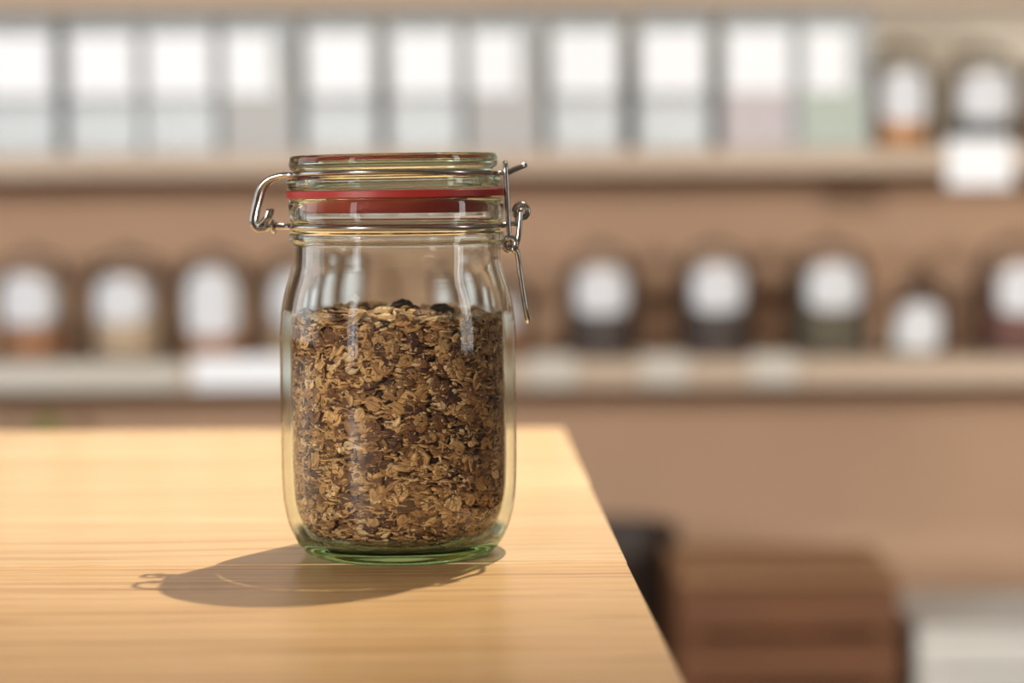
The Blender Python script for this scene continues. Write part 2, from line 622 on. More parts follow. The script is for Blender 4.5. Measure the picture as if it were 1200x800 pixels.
def domed_jar(x, y, zb, r, h, label, lab_w, lab_z0, lab_z1, fill_mat, fill_h, fill_label, fill_cat, group='glass jars on the lower shelf'):
    root = empty('storage_jar', (x, y, zb))
    tag(root, label, 'jar', group)
    hb = h * 0.80
    outer = [(0, 0.0), (r * 0.86, 0.0), (r * 0.97, 0.003), (r, 0.012), (r, hb * 0.84), (r * 0.97, hb * 0.91), (r * 0.86, hb * 0.975), (r * 0.78, hb)]
    q = r - 0.003
    inner = [(r * 0.75, hb - 0.001), (q * 0.86, hb * 0.955), (q * 0.97, hb * 0.895), (q, hb * 0.83), (q, 0.014), (q * 0.97, 0.006), (q * 0.86, 0.004), (0, 0.004)]
    link('glass_body', lathe('glass_body', smooth_prof(outer, 4) + smooth_prof(inner, 4), 40), MAT['jarglass'], root)
    lid = [(r * 0.82, hb), (r * 0.83, hb + 0.006), (r * 0.76, hb + 0.016), (r * 0.5, hb + 0.026), (r * 0.2, hb + 0.030), (r * 0.16, hb + 0.034)]
    lo = link('glass_lid', lathe('glass_lid', smooth_prof(lid, 4), 40), MAT['jarglass'], root)
    kb = [(0, hb + 0.032), (r * 0.15, hb + 0.033), (r * 0.24, hb + 0.040), (r * 0.20, h - 0.004), (0, h)]
    link('knob', lathe('knob', smooth_prof(kb, 4), 24), MAT['jarglass'], lo)
    link('paper_label', curved_card('paper_label', r + 0.0006, lab_w * 0.46, lab_z0, lab_z1), MAT['jarlabel'], root)
    f = link(fill_label[0], lumpy_fill(fill_label[0], r - 0.0045, 0.0048, min(fill_h, hb * 0.78), fill_mat), fill_mat, None, (x, y, zb))
    tag(f, fill_label[1], fill_cat, kind='stuff')
    return root


GR = dict(noise=0.55, scale=130.0, bump=1.0)
beans = principled('dark_beans', (0.040, 0.017, 0.011), 0.5, **GR)
red = principled('red_beans', (0.14, 0.035, 0.018), 0.5, **GR)
olive = principled('mixed_seeds', (0.10, 0.075, 0.035), 0.6, **GR)
almond = principled('almonds', (0.40, 0.17, 0.065), 0.6, **GR)
pasta = principled('pale_pasta', (0.52, 0.38, 0.25), 0.6, **GR)
amber = principled('amber_granules', (0.55, 0.24, 0.06), 0.5, **GR)
white = principled('white_flour', (0.86, 0.85, 0.82), 0.8, noise=0.06, scale=80.0, bump=0.3)
pinkish = principled('pink_flakes', (0.62, 0.36, 0.34), 0.7, **GR)
green = principled('green_split_peas', (0.32, 0.42, 0.16), 0.7, **GR)
brown = principled('brown_grains', (0.36, 0.25, 0.16), 0.7, **GR)

JY = 2.95
domed_jar(-0.800, JY, Z_LO, 0.068, 0.195, 'domed glass jar of almonds at the far end of the lower shelf', 0.112, 0.062, 0.150,
          almond, 0.055, ('almonds', 'low layer of orange-brown almonds under a wide white label'), 'nuts')
domed_jar(-0.632, JY, Z_LO, 0.072, 0.195, 'domed glass jar of pale pasta pieces on the lower shelf', 0.105, 0.066, 0.145,
          pasta, 0.085, ('dried_pasta', 'pale dried pasta pieces in a domed glass jar'), 'pasta')
domed_jar(-0.476, JY, Z_LO, 0.067, 0.195, 'domed glass jar with a tall label standing behind the wide price card', 0.102, 0.040, 0.158,
          almond, 0.048, ('hazelnuts', 'orange-brown nuts under a tall white label'), 'nuts')
domed_jar(-0.330, JY, Z_LO, 0.064, 0.190, 'domed glass jar of pale grain beside the tall-labelled jar', 0.09, 0.060, 0.148,
          pasta, 0.045, ('puffed_grain', 'pale puffed grain in the jar beside the tall-labelled jar'), 'grain')
domed_jar(0.026, JY, Z_LO, 0.058, 0.150, 'low domed glass jar of tan nuts between pale grain and reddish dark beans', 0.07, 0.05, 0.10,
          almond, 0.04, ('cashews', 'tan nuts in the low jar between pale grain and dark beans'), 'nuts')
domed_jar(0.209, JY, Z_LO, 0.064, 0.200, 'domed glass jar of reddish dark beans beside a gap on the lower shelf', 0.106, 0.074, 0.155,
          beans, 0.120, ('coffee_beans', 'dark brown beans in the domed jar beside the low jar of tan nuts'), 'beans')
domed_jar(0.413, JY, Z_LO, 0.064, 0.205, 'domed glass jar of near-black beans beside the jar of mixed seeds', 0.106, 0.078, 0.160,
          beans, 0.126, ('coffee_beans', 'near-black beans in the domed jar beside the mixed seeds'), 'beans')
domed_jar(0.616, JY, Z_LO, 0.070, 0.205, 'wide domed glass jar of mixed seeds beside the small jar', 0.108, 0.080, 0.160,
          olive, 0.150, ('mixed_seeds', 'olive and tan mixed seeds in the wide domed jar'), 'seeds')
domed_jar(0.765, JY - 0.03, Z_LO, 0.053, 0.118, 'small squat glass jar with a large white label on the lower shelf', 0.088, 0.014, 0.090,
          white, 0.05, ('coarse_salt', 'white salt in the small squat jar'), 'salt')
domed_jar(0.950, JY, Z_LO, 0.072, 0.210, 'domed glass jar of red-brown beans beyond the small squat jar', 0.108, 0.070, 0.155,
          red, 0.130, ('red_beans', 'red-brown beans in the jar beyond the small squat jar'), 'beans')
# a heap of pale nuts pressed to the front of the seed jar
# ---- upper shelf jars
domed_jar(0.727, 2.88, Z_UP, 0.056, 0.185, 'rounded glass jar of orange granules beside the last bulk bin', 0.090, 0.045, 0.135,
          amber, 0.150, ('orange_granules', 'orange-brown granules in the rounded jar on the upper shelf'), 'granules', 'glass jars on the upper shelf')
domed_jar(0.868, 2.88, Z_UP, 0.066, 0.180, 'rounded glass jar with dark layer at its foot above the hanging card', 0.110, 0.048, 0.130,
          principled('black_beans', (0.02, 0.02, 0.025), 0.5, **GR), 0.045, ('black_beans', 'shallow layer of black beans in the jar above the hanging card'), 'beans', 'glass jars on the upper shelf')
domed_jar(1.005, 2.90, Z_UP, 0.058, 0.170, 'rounded glass jar of amber granules at the end of the upper shelf', 0.07, 0.085, 0.130,
          amber, 0.070, ('amber_granules', 'amber granules in the end jar of the upper shelf'), 'granules', 'glass jars on the upper shelf')


def bulk_bin(x, w, label, fill_mat, fill_h, fill, lab_dx=0.0, lab_w=0.108, lab_z=(0.098, 0.200)):
    root = empty('bulk_bin', (x, 2.91, Z_UP))
    tag(root, label, 'bin', 'clear bulk bins on the upper shelf')
    d, h, t = 0.10, 0.224, 0.004
    hw = w / 2
    bm = bmesh.new()
    for (a, b, c, e, f, g) in ((-hw, hw, -d, -d + t, 0, h), (-hw, hw, d - t, d, 0, h), (-hw, -hw + t, -d + t, d - t, 0, h),
                               (hw - t, hw, -d + t, d - t, 0, h), (-hw + t, hw - t, -d + t, d - t, 0, t)):
        q = bmesh.ops.create_cube(bm, size=1.0)
        for v in q['verts']:
            v.co = Vector((a if v.co.x < 0 else b, c if v.co.y < 0 else e, f if v.co.z < 0 else g))
    link('clear_body', bm_mesh('clear_body', bm), MAT['acrylic'], root)
    lo = link('lid', box_mesh('lid', -hw - 0.001, hw + 0.001, -d - 0.001, d + 0.001, h, h + 0.010, 0.003), MAT['acrylic_edge'], root)
    link('grip', box_mesh('grip', -0.016, 0.016, -d - 0.012, -d - 0.001, h + 0.001, h + 0.009, 0.002), MAT['acrylic_edge'], lo)
    link('paper_label', box_mesh('paper_label', lab_dx - lab_w / 2, lab_dx + lab_w / 2, -d - 0.0012, -d - 0.0004, lab_z[0], lab_z[1]),
         MAT['label'], root)
    bm = bmesh.new()
    bmesh.ops.create_grid(bm, x_segments=12, y_segments=16, size=1.0)
    ret = bmesh.ops.extrude_face_region(bm, geom=list(bm.faces))
    top = set(v for v in ret['geom'] if isinstance(v, bmesh.types.BMVert))
    for v in bm.verts:
        v.co = Vector((v.co.x * (hw - t - 0.001), v.co.y * (d - t - 0.001), fill_h + random.uniform(-0.003, 0.003) if v in top else t + 0.001))
    f = link(fill[0], bm_mesh(fill[0], bm), fill_mat, None, (x, 2.91, Z_UP))
    tag(f, fill[1], fill[2], kind='stuff')


B = [(-0.930, 'outermost clear bulk bin on the upper shelf', white, 0.075, ('flour', 'white flour in the outermost bulk bin', 'flour')),
     (-0.785, 'clear bulk bin next to the outermost one', white, 0.080, ('flour', 'white flour in the bin next to the outermost one', 'flour')),
     (-0.643, 'clear bulk bin above the jar of dried pasta', white, 0.078, ('rice', 'white rice in the bin above the dried pasta', 'rice')),
     (-0.512, 'clear bulk bin above the jar with the tall label', white, 0.082, ('rice', 'white rice in the bin above the tall label', 'rice')),
     (-0.378, 'clear bulk bin of brown grain farther from the pink flakes, with narrow label', brown, 0.150, ('brown_grain', 'brown grain in the bin farther from the pink flakes', 'grain')),
     (-0.238, 'clear bulk bin of oats beside the brown grain farther from the pink flakes', white, 0.076, ('oats', 'whitish oats beside the brown grain farther from the pink flakes', 'oats')),
     (-0.095, 'clear bulk bin of oats beside the brown grain nearer the pink flakes', white, 0.080, ('oats', 'whitish oats beside the brown grain nearer the pink flakes', 'oats')),
     (0.041, 'clear bulk bin of brown grain nearer the pink flakes, with narrow label', brown, 0.150, ('brown_grain', 'brown grain in the bin nearer the pink flakes', 'grain')),
     (0.180, 'clear bulk bin above the domed jar of reddish dark beans', white, 0.080, ('sugar', 'white sugar in the bin above the reddish dark beans', 'sugar')),
     (0.329, 'clear bulk bin between those of white sugar and pink flakes', white, 0.078, ('sugar', 'white sugar in the bin beside the pink flakes', 'sugar')),
     (0.474, 'clear bulk bin of pale pink flakes', pinkish, 0.098, ('pink_flakes', 'pale pink flakes in a bulk bin', 'flakes')),
     (0.603, 'clear bulk bin of green split peas next to the orange granules', green, 0.098, ('split_peas', 'green split peas in the last bulk bin', 'peas'))]
for i, (x, lab, m, fh, fill) in enumerate(B):
    if m is brown:
        bulk_bin(x, 0.125, lab, m, fh, fill, -0.016, 0.082)
    elif m is green:
        bulk_bin(x, 0.125, lab, m, fh, fill, -0.012, 0.074)
    else:
        bulk_bin(x, 0.125, lab, m, fh, fill)


def card(x0, x1, z0, z1, label, mat, y=2.632):
    o = link('price_card', box_mesh('price_card', -(x1 - x0) / 2, (x1 - x0) / 2, -0.0015, 0.0015, 0, z1 - z0, 0.0005, 1), mat, None,
             ((x0 + x1) / 2, y, z0))
    return tag(o, label, 'card')


card(-0.4950, -0.322, 0.571, 0.624, 'wide white price card on the lower shelf edge', MAT['label'], 2.776)
card(0.790, 0.900, 0.904, 0.985, 'white card hanging on the upper shelf edge', MAT['label'], 2.776)
card(0.078, 0.160, 0.570, 0.622, 'small pale ticket below the reddish dark beans', MAT['tagrail'], 2.776)
card(0.269, 0.352, 0.570, 0.622, 'small pale ticket below the gap between two bean jars', MAT['tagrail'], 2.776)
card(0.455, 0.538, 0.570, 0.622, 'small pale ticket below the mixed seeds', MAT['tagrail'], 2.776)
o = link('price_rail', box_mesh('price_rail', -0.205, 0.205, -0.002, 0.002, 0, 0.044, 0.001, 1), MAT['tagrail'], None, (-0.72, 2.7765, 0.570))
tag(o, 'long pale ticket rail on the lower shelf edge beside the wide card', 'rail')

# ------------------------------------------------------------------ crates and basket on the floor
def crate(name, x0, x1, y0, y1, h, rows, m_side, m_top, label, gap=0.012):
    root = empty(name, ((x0 + x1) / 2, (y0 + y1) / 2, 0.0))
    tag(root, label, 'crate')
    hx, hy = (x1 - x0) / 2, (y1 - y0) / 2
    sh = (h - 0.012) / rows
    for i in range(rows):
        z0 = i * sh + gap / 2
        z1 = (i + 1) * sh - gap / 2
        for s in (-1, 1):
            ya, yb = sorted((s * hy, s * (hy - 0.010)))
            link('slat', box_mesh('slat', -hx, hx, ya, yb, z0, z1, 0.0015, 1), m_side, root)
            xa, xb = sorted((s * hx, s * (hx - 0.010)))
            link('slat', box_mesh('slat', xa, xb, -hy + 0.0105, hy - 0.0105, z0, z1, 0.0015, 1), m_side, root)
    for sx in (-1, 1):
        for sy in (-1, 1):
            xa, xb = sorted((sx * (hx - 0.0105), sx * (hx - 0.034)))
            ya, yb = sorted((sy * (hy - 0.0105), sy * (hy - 0.034)))
            link('corner_post', box_mesh('corner_post', xa, xb, ya, yb, 0.0, h - 0.0125, 0.002, 1), m_side, root)
    n = 4
    w = 2 * hy / n
    for i in range(n):
        link('top_slat', box_mesh('top_slat', -hx, hx, -hy + i * w + 0.003, -hy + (i + 1) * w - 0.003, h - 0.012, h, 0.0015, 1), m_top, root)
    return root


crate('wooden_crate', 0.298, 0.630, 2.30, 2.58, 0.326, 4, MAT['crate'], MAT['crate_top_lit'],
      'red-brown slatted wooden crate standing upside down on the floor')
crate('slatted_crate', 0.660, 1.06, 2.32, 2.62, 0.243, 4, MAT['grey'], MAT['grey'],
      'whitish grey slatted crate on the floor beside the red-brown crate', 0.006)

bk = empty('floor_basket', (0.218, 2.72, 0.0))
tag(bk, 'dark round floor basket between table and red-brown crate', 'basket')
V = smooth_prof([(0, 0.004), (0.085, 0.0), (0.092, 0.01), (0.10, 0.10), (0.108, 0.22), (0.112, 0.325), (0.106, 0.325), (0.10, 0.22), (0.086, 0.02), (0, 0.016)], 4)
link('basket_wall', lathe('basket_wall', V, 40), MAT['chair'], bk)
link('rim', tubes('rim', [([(0.109 * math.cos(2 * math.pi * k / 40), 0.109 * math.sin(2 * math.pi * k / 40), 0.328) for k in range(40)], True)], 0.006, 8),
     MAT['chair'], bk)
for k in range(7):
    z = 0.03 + k * 0.045
    r = 0.0935 + 0.0185 * z / 0.325 + 0.001
    link('woven_band', tubes('woven_band', [([(r * math.cos(2 * math.pi * j / 40), r * math.sin(2 * math.pi * j / 40),
         z + 0.004 * math.sin(j * math.pi)) for j in range(40)], True)], 0.004, 6), MAT['chair'], bk)


# ------------------------------------------------------------------ leafy plant under the lower shelf
leafm = principled('leaf_green', (0.20, 0.23, 0.05), 0.45, noise=0.3, scale=20.0)
potm = principled('terracotta', (0.36, 0.17, 0.10), 0.8, noise=0.1, scale=20.0)


def plant(x, y, pot_h, pot_r, n, reach, label):
    root = empty('potted_plant', (x, y, 0.0))
    tag(root, label, 'plant')
    po = [(0, 0.0), (pot_r * 0.7, 0.0), (pot_r, pot_h * 0.82), (pot_r * 1.08, pot_h * 0.84), (pot_r * 1.08, pot_h), (pot_r * 0.96, pot_h), (pot_r * 0.9, pot_h * 0.9), (0, pot_h * 0.88)]
    link('pot', lathe('pot', po, 32, False), potm, root)
    lm = None
    for i in range(n):
        a = i * 2.4 + random.random() * 0.6
        l = reach * random.uniform(0.65, 1.0)
        up = random.uniform(0.55, 1.2)
        V, F = [], []
        S = 8
        for k in range(S + 1):
            t = k / S
            cx = l * 0.75 * t * math.cos(up) + 0.01
            cz = pot_h * 0.9 + l * (t * math.sin(up) - 0.28 * t * t)
            w = 0.032 * math.sin(math.pi * min(1, t * 0.92 + 0.06)) ** 0.8 + 0.001
            for s, dz in ((-1, 0.006), (0, 0.0), (1, 0.006)):
                V.append((cx * math.cos(a) - s * w * math.sin(a), cx * math.sin(a) + s * w * math.cos(a), cz + dz))
        for k in range(S):
            for q in (0, 1):
                p = 3 * k + q
                F.append((p, p + 1, p + 4, p + 3))
        link('leaf', mesh('leaf', V, F, True), leafm, root)
    return root


plant(-0.80, 2.90, 0.30, 0.085, 18, 0.42, 'low leafy potted plant on the floor under the almond jar')

# ------------------------------------------------------------------ table
table = empty('wooden_table', (0, 0, 0))
tag(table, 'pale oiled wooden table of wide planks under the clip-top jar', 'table')


def plank(y0, y1, mat, z_off=0.0, dx=0.0):
    xe = lambda y: 0.0999 - 0.0297 * y + dx
    bm = bmesh.new()
    bmesh.ops.create_cube(bm, size=1.0)
    for v in bm.verts:
        yy = y0 if v.co.y < 0 else y1
        v.co = Vector((-1.15 if v.co.x < 0 else xe(yy), yy, TZ - 0.036 if v.co.z < 0 else TZ))
    bmesh.ops.bevel(bm, geom=list(bm.edges), offset=0.0005, segments=1, affect='EDGES', profile=0.5)
    o = link('plank', bm_mesh('plank', bm), MAT[mat], table, (0, 0, z_off))
    return o


plank(0.2216, 0.500, 'table_pale_sheen', 0.0, 0.0002)
plank(-0.0336, 0.2210, 'table_pale_sheen', 0.0, -0.0004)
plank(-0.300, -0.0346, 'table', -0.0002, -0.0006)
plank(-0.560, -0.3006, 'table')
for y0, y1 in ((0.43, 0.45), (-0.50, -0.48)):
    link('apron', box_mesh('apron', -1.08, 0.0, y0, y1, TZ - 0.126, TZ - 0.0362, 0.002), MAT['table'], table)
for x in (-1.07, -0.03):
    link('apron', box_mesh('apron', x - 0.01, x + 0.01, -0.48, 0.43, TZ - 0.126, TZ - 0.0362, 0.002), MAT['table'], table)
    for y in (0.435, -0.485):
        link('leg', box_mesh('leg', x - 0.03, x + 0.03, y - 0.03, y + 0.03, 0.0, TZ - 0.0362, 0.004), MAT['table'], table)

# ------------------------------------------------------------------ the clip-top jar
jar = empty('clip_top_jar', (0, 0, TZ))
tag(jar, 'clear glass clip-top jar of muesli with red rubber seal and wire clasp', 'jar')
SEG = 160

OUTER = [(0, 2.2), (20, 2.2), (35, 1.9), (37.6, 0.7), (39.5, 0.0), (41.6, 0.6), (44.3, 3.2), (47.3, 8.0), (49.8, 14.0),
         (51.5, 21.5), (52.3, 31.0), (52.5, 45.0), (52.5, 85.0), (52.4, 96.0), (51.7, 105.5), (50.0, 114.5),
         (47.6, 122.5), (46.4, 128.0), (46.1, 134.4), (46.4, 136.2), (47.6, 137.0), (47.9, 138.6), (47.6, 140.3),
         (46.3, 141.3), (45.9, 143.0), (46.2, 145.0), (47.3, 145.9), (47.7, 147.5), (47.7, 154.5), (47.3, 156.2),
         (46.2, 157.0)]
INNER = [(44.2, 157.0), (42.6, 156.0), (42.0, 153.0), (41.8, 146.0), (41.8, 134.0), (42.2, 127.0), (43.6, 121.0),
         (45.6, 114.0), (47.2, 105.0), (47.9, 95.0), (48.0, 84.0), (48.0, 45.0), (47.8, 31.0), (47.0, 22.0), (45.0, 15.0),
         (41.5, 10.0), (36.0, 7.2), (28.0, 6.2), (0, 6.0)]
drop = lambda z: (z - 1.6 if z > 150 else z) / 1000          # the collar is short
prof = smooth_prof([(r / 1000, drop(z)) for r, z in OUTER], 4) + smooth_prof([(r / 1000, drop(z)) for r, z in INNER], 4)
INR = np.array(sorted([(z / 1000, r / 1000) for r, z in INNER[4:]]))


def inner_r(z):
    return np.interp(z, INR[:, 0], INR[:, 1])


glass_body = link('glass_body', lathe('glass_body', prof, SEG), MAT['glass'], jar)

LID = [(0, 172.2), (37, 172.2), (40.5, 172.6), (42.3, 174.2), (43.6, 175.6), (44.8, 175.9), (45.8, 175.2), (46.2, 173.6),
       (46.1, 171.2), (45.4, 170.0), (44.2, 169.3), (44.0, 167.8), (44.6, 166.7), (46.6, 166.0), (47.4, 164.8),
       (47.4, 162.4), (46.8, 161.2), (45.4, 160.9), (42.6, 160.8), (41.2, 159.4), (40.3, 157.2), (39.6, 156.4),
       (38.8, 157.2), (38.3, 162.0), (37.6, 166.6), (35.6, 168.0), (33, 168.2), (0, 168.2)]
glass_lid = link('glass_lid', lathe('glass_lid', smooth_prof([(r / 1000, drop(z)) for r, z in LID], 4), SEG), MAT['lidglass'], jar)

# rubber seal, with its pull tab beside the lever
bm = bmesh.new()
rings = []
for k in range(SEG):
    a = 2 * math.pi * k / SEG
    tab = max(0.0, 1 - abs((a + math.pi) % (2 * math.pi) - math.pi) / 0.16)
    ro = 0.0488 + 0.0012 * min(1.0, tab * 1.6)
    dz = 0.00035 * math.cos(a)
    ring = [bm.verts.new((r * math.cos(a), r * math.sin(a), z + dz - 0.0016)) for r, z in
            ((0.0425, 0.1575), (ro - 0.0003, 0.1574), (ro, 0.1577), (ro, 0.1602), (ro - 0.0003, 0.1605), (0.0425, 0.1604))]
    rings.append(ring)
for k in range(SEG):
    a, b = rings[k], rings[(k + 1) % SEG]
    for i in range(6):
        j = (i + 1) % 6
        bm.faces.new((a[i], b[i], b[j], a[j]))
seal = link('rubber_seal', bm_mesh('rubber_seal', bm), MAT['rubber'], jar)
lip = [(0.0424, 0.1590), (0.0424, 0.1570), (0.0414, 0.1560), (0.0414, 0.1512), (0.0411, 0.1509), (0.0408, 0.1512), (0.0406, 0.1545),
       (0.0412, 0.1575), (0.0416, 0.1590)]
link('inner_lip', lathe('inner_lip', [(r, z - 0.0016) for r, z in lip], SEG, True, True), MAT['rubber'], seal)

# ---- wire clasp (mm, jar frame)
MM = lambda pts: [Vector(p) / 1000 for p in pts]
WR = 0.00118


def arc(r, z, a0, a1, n):
    return [(r * math.cos(R(a0 + (a1 - a0) * i / n)), r * math.sin(R(a0 + (a1 - a0) * i / n)), z) for i in range(n + 1)]


# bail: round the lid groove, out to the hinge on the left and to a thumb lip on the right
def bail_side(s):
    pts = [(57.0, 3.0 * s, 170.6), (56.5, 7.0 * s, 170.4), (52.5, 9.2 * s, 168.9), (48.5, 10.5 * s, 167.2)]
    pts += [(x, s * y, 167.1 + 0.8 * math.sin(math.pi * i / 14)) for i, (x, y, z) in enumerate(arc(45.6, 0, 16, 162, 14))]
    pts += [(-50.0, 12.0 * s, 166.9), (-55.5, 10.8 * s, 165.2), (-59.2, 10.0 * s, 161.8), (-61.2, 9.4 * s, 155.0),
            (-63.0, 9.0 * s, 148.0), (-63.2, 8.9 * s, 144.8), (-61.4, 8.8 * s, 142.4), (-58.6, 8.8 * s, 142.3),
            (-57.0, 8.8 * s, 143.4)]
    return [(x, y, z - 1.4 if z > 160 else z) for x, y, z in pts]


front = bail_side(-1)
back = bail_side(1)
bail = spline(MM(list(reversed(back)) + front), 7)
link('bail_wire', tubes('bail_wire', [(bail, False)], WR), MAT['steel'], jar)


# neck wire in the groove below the collar, with its hinge ends and lever eyes
def neck_side(s):
    pts = [(-56.0, 6.4 * s, 150.6), (-57.0, 6.4 * s, 147.6), (-59.0, 6.4 * s, 145.2), (-60.4, 6.3 * s, 143.9),
           (-58.5, 6.2 * s, 143.2), (-54.0, 6.8 * s, 143.3), (-49.5, 9.5 * s, 143.2)]
    pts += [(x, s * y, 143.2) for x, y, z in arc(47.6, 0, 164, 14, 14)]
    pts += [(50.0, 9.4 * s, 143.6), (53.0, 8.6 * s, 143.8)]
    cx, cz = 55.2, 149.2
    for k in range(13):
        a = R(-120 + k * 34)
        pts.append((cx + 3.0 * math.cos(a) * 1.0, (8.4 - k * 0.18) * s, cz + 3.0 * math.sin(a)))
    return pts


neck = link('neck_wire', tubes('neck_wire', [(spline(MM(neck_side(-1)), 6), False), (spline(MM(neck_side(1)), 6), False)], WR),
            MAT['steel'], jar)
binder = [(-54.6 + 0.5 * math.cos(t), 0, 0) for t in ()]
bt = []
for k in range(20):
    a = 2 * math.pi * k / 20
    bt.append((-54.4, 8.8 * math.cos(a), 143.3 + 2.5 * math.sin(a)))
link('binding_ring', tubes('binding_ring', [(spline(MM(bt), 4, True), True)], 0.0009), MAT['steel'], neck)


# link between bail and lever
def link_side(s):
    return [(48.3, 4.0 * s, 170.2), (48.3, 11.0 * s, 170.0), (48.5, 13.2 * s, 167.6), (48.9, 13.0 * s, 160.0),
            (49.5, 12.6 * s, 145.0), (49.9, 12.2 * s, 137.2), (50.0, 11.0 * s, 134.2), (50.0, 8.0 * s, 133.6)]


lk = spline(MM(list(reversed(link_side(1))) + link_side(-1)), 6)
link('clasp_link', tubes('clasp_link', [(lk, False)], WR), MAT['steel'], jar)


# lever: pivots in the eyes, coil hooks the link, handle hangs down
def lever_side(s):
    pts = [(55.0, 2.0 * s, 149.4), (55.0, 8.0 * s, 149.6), (55.0, 12.0 * s, 149.4), (54.8, 12.6 * s, 147.0),
           (54.3, 12.8 * s, 141.5), (53.6, 12.9 * s, 137.0)]
    cx, cz = 50.1, 135.2
    for k in range(1, 14):
        a = R(10 - k * 33)
        pts.append((cx + 2.7 * math.cos(a), (12.9 + k * 0.2) * s, cz + 2.7 * math.sin(a)))
    pts += [(53.3, 14.6 * s, 131.5), (54.4, 13.5 * s, 124.0), (56.0, 12.6 * s, 113.0), (57.3, 11.6 * s, 104.5),
            (57.9, 8.0 * s, 102.0), (58.0, 3.0 * s, 101.6)]
    return pts


lv = spline(MM(lever_side(-1) + list(reversed(lever_side(1)))), 5)
link('lever', tubes('lever', [(lv, False)], WR), MAT['steel'], jar)

# the lid sits a touch askew; the whole jar is a little taller than the sketch above
glass_lid.data.transform(Matrix.Translation((-0.0011, 0, 0.1605)) @ Matrix.Rotation(R(-0.7), 4, 'Y') @ Matrix.Translation((0, 0, -0.1605)))
for part in jar.children_recursive:
    part.data.transform(Matrix.Diagonal((1.004, 1.004, 1.02, 1.0)))

# ------------------------------------------------------------------ muesli
def flake_material():
    m, nt, out = new_mat('oat_flake')
    L = nt.links.new
    b = N(nt, 'ShaderNodeBsdfPrincipled')
    at = N(nt, 'ShaderNodeAttribute', attribute_name='tint')
    uv = N(nt, 'ShaderNodeAttribute', attribute_name='flake_uv')
    mp = N(nt, 'ShaderNodeMapping')
    mp.inputs['Scale'].default_value = (0.7, 3.2, 9.0)
    nz = N(nt, 'ShaderNodeTexNoise')
    nz.inputs['Scale'].default_value = 1.6
    nz.inputs['Detail'].default_value = 4
    L(uv.outputs['Vector'], mp.inputs[0])
    L(mp.outputs[0], nz.inputs['Vector'])
    mr = N(nt, 'ShaderNodeMapRange')
    mr.inputs[1].default_value = 0.35
    mr.inputs[2].default_value = 0.65
    mr.inputs[3].default_value = 0.62
    mr.inputs[4].default_value = 1.22
    L(nz.outputs[0], mr.inputs[0])
    # the crease along the middle of each flake
    sx = N(nt, 'ShaderNodeSeparateXYZ')
    L(uv.outputs['Vector'], sx.inputs[0])
    ab = N(nt, 'ShaderNodeMath', operation='ABSOLUTE')
    L(sx.outputs[1], ab.inputs[0])
    cr = N(nt, 'ShaderNodeMapRange')
    cr.inputs[1].default_value = 0.03
    cr.inputs[2].default_value = 0.16
    cr.inputs[3].default_value = 0.62
    cr.inputs[4].default_value = 1.0
    L(ab.outputs[0], cr.inputs[0])
    mu = N(nt, 'ShaderNodeMath', operation='MULTIPLY')
    L(mr.outputs[0], mu.inputs[0])
    L(cr.outputs[0], mu.inputs[1])
    sc = N(nt, 'ShaderNodeVectorMath', operation='SCALE')
    L(at.outputs['Color'], sc.inputs[0])
    L(mu.outputs[0], sc.inputs['Scale'])
    L(sc.outputs[0], b.inputs['Base Color'])
    b.inputs['Roughness'].default_value = 0.6
    b.inputs['Specular IOR Level'].default_value = 0.3
    bp = N(nt, 'ShaderNodeBump')
    bp.inputs['Strength'].default_value = 0.5
    bp.inputs['Distance'].default_value = 0.0006
    L(mu.outputs[0], bp.inputs['Height'])
    L(bp.outputs[0], b.inputs['Normal'])
    L(b.outputs[0], out.inputs[0])
    return m


MAT['flake'] = flake_material()
K = 10


def flake_template(detail=True):
    if detail:
        # centre top, inner ring top, rim, inner ring bottom, centre bottom
        F = []
        for k in range(K):
            k2 = (k + 1) % K
            t, r, bt_ = 1, 1 + K, 1 + 2 * K
            F.append((0, t + k, t + k2))
            F.append((t + k, r + k, r + k2))
            F.append((t + k, r + k2, t + k2))
            F.append((r + k, bt_ + k, bt_ + k2))
            F.append((r + k, bt_ + k2, r + k2))
            F.append((bt_ + k, 1 + 3 * K, bt_ + k2))
        return np.array(F)


FT = flake_template()


def make_flake(a, b, th, cup, fold, irregular):
    ang = np.arange(K) * 2 * np.pi / K
    rad = 1 + RNG.normal(0, irregular, K)
    rad = np.clip(rad, 0.6, 1.3)
    cx, cy = np.cos(ang) * rad, np.sin(ang) * rad
    P = np.zeros((2 + 3 * K, 3))
    P[1:1 + K, 0], P[1:1 + K, 1] = cx * 0.78, cy * 0.78
    P[1 + K:1 + 2 * K, 0], P[1 + K:1 + 2 * K, 1] = cx, cy
    P[1 + 2 * K:1 + 3 * K, 0], P[1 + 2 * K:1 + 3 * K, 1] = cx * 0.78, cy * 0.78
    uv = np.zeros_like(P)
    uv[:, :2] = P[:, :2]
    uv[:, 2] = RNG.random() * 5
    P[0, 2] = 0.62
    P[1:1 + K, 2] = 1.0 + RNG.normal(0, 0.22, K)
    P[1 + 2 * K:1 + 3 * K, 2] = -1.0 + RNG.normal(0, 0.22, K)
    P[-1, 2] = -1.1
    P[:, 2] *= th / 2
    P[:, 0] *= a
    P[:, 1] *= b
    P[:, 2] += cup * (P[:, 0] ** 2 + 1.5 * P[:, 1] ** 2) + fold * P[:, 0] * P[:, 1]
    return P, uv


PAL = [((0.62, 0.370, 0.165), 0.20), ((0.45, 0.245, 0.102), 0.21), ((0.30, 0.148, 0.060), 0.20), ((0.165, 0.070, 0.030), 0.18),
       ((0.070, 0.026, 0.016), 0.16), ((0.72, 0.50, 0.28), 0.05)]
PC = np.array([p[0] for p in PAL])
PW = np.array([p[1] for p in PAL])
PW = PW / PW.sum()


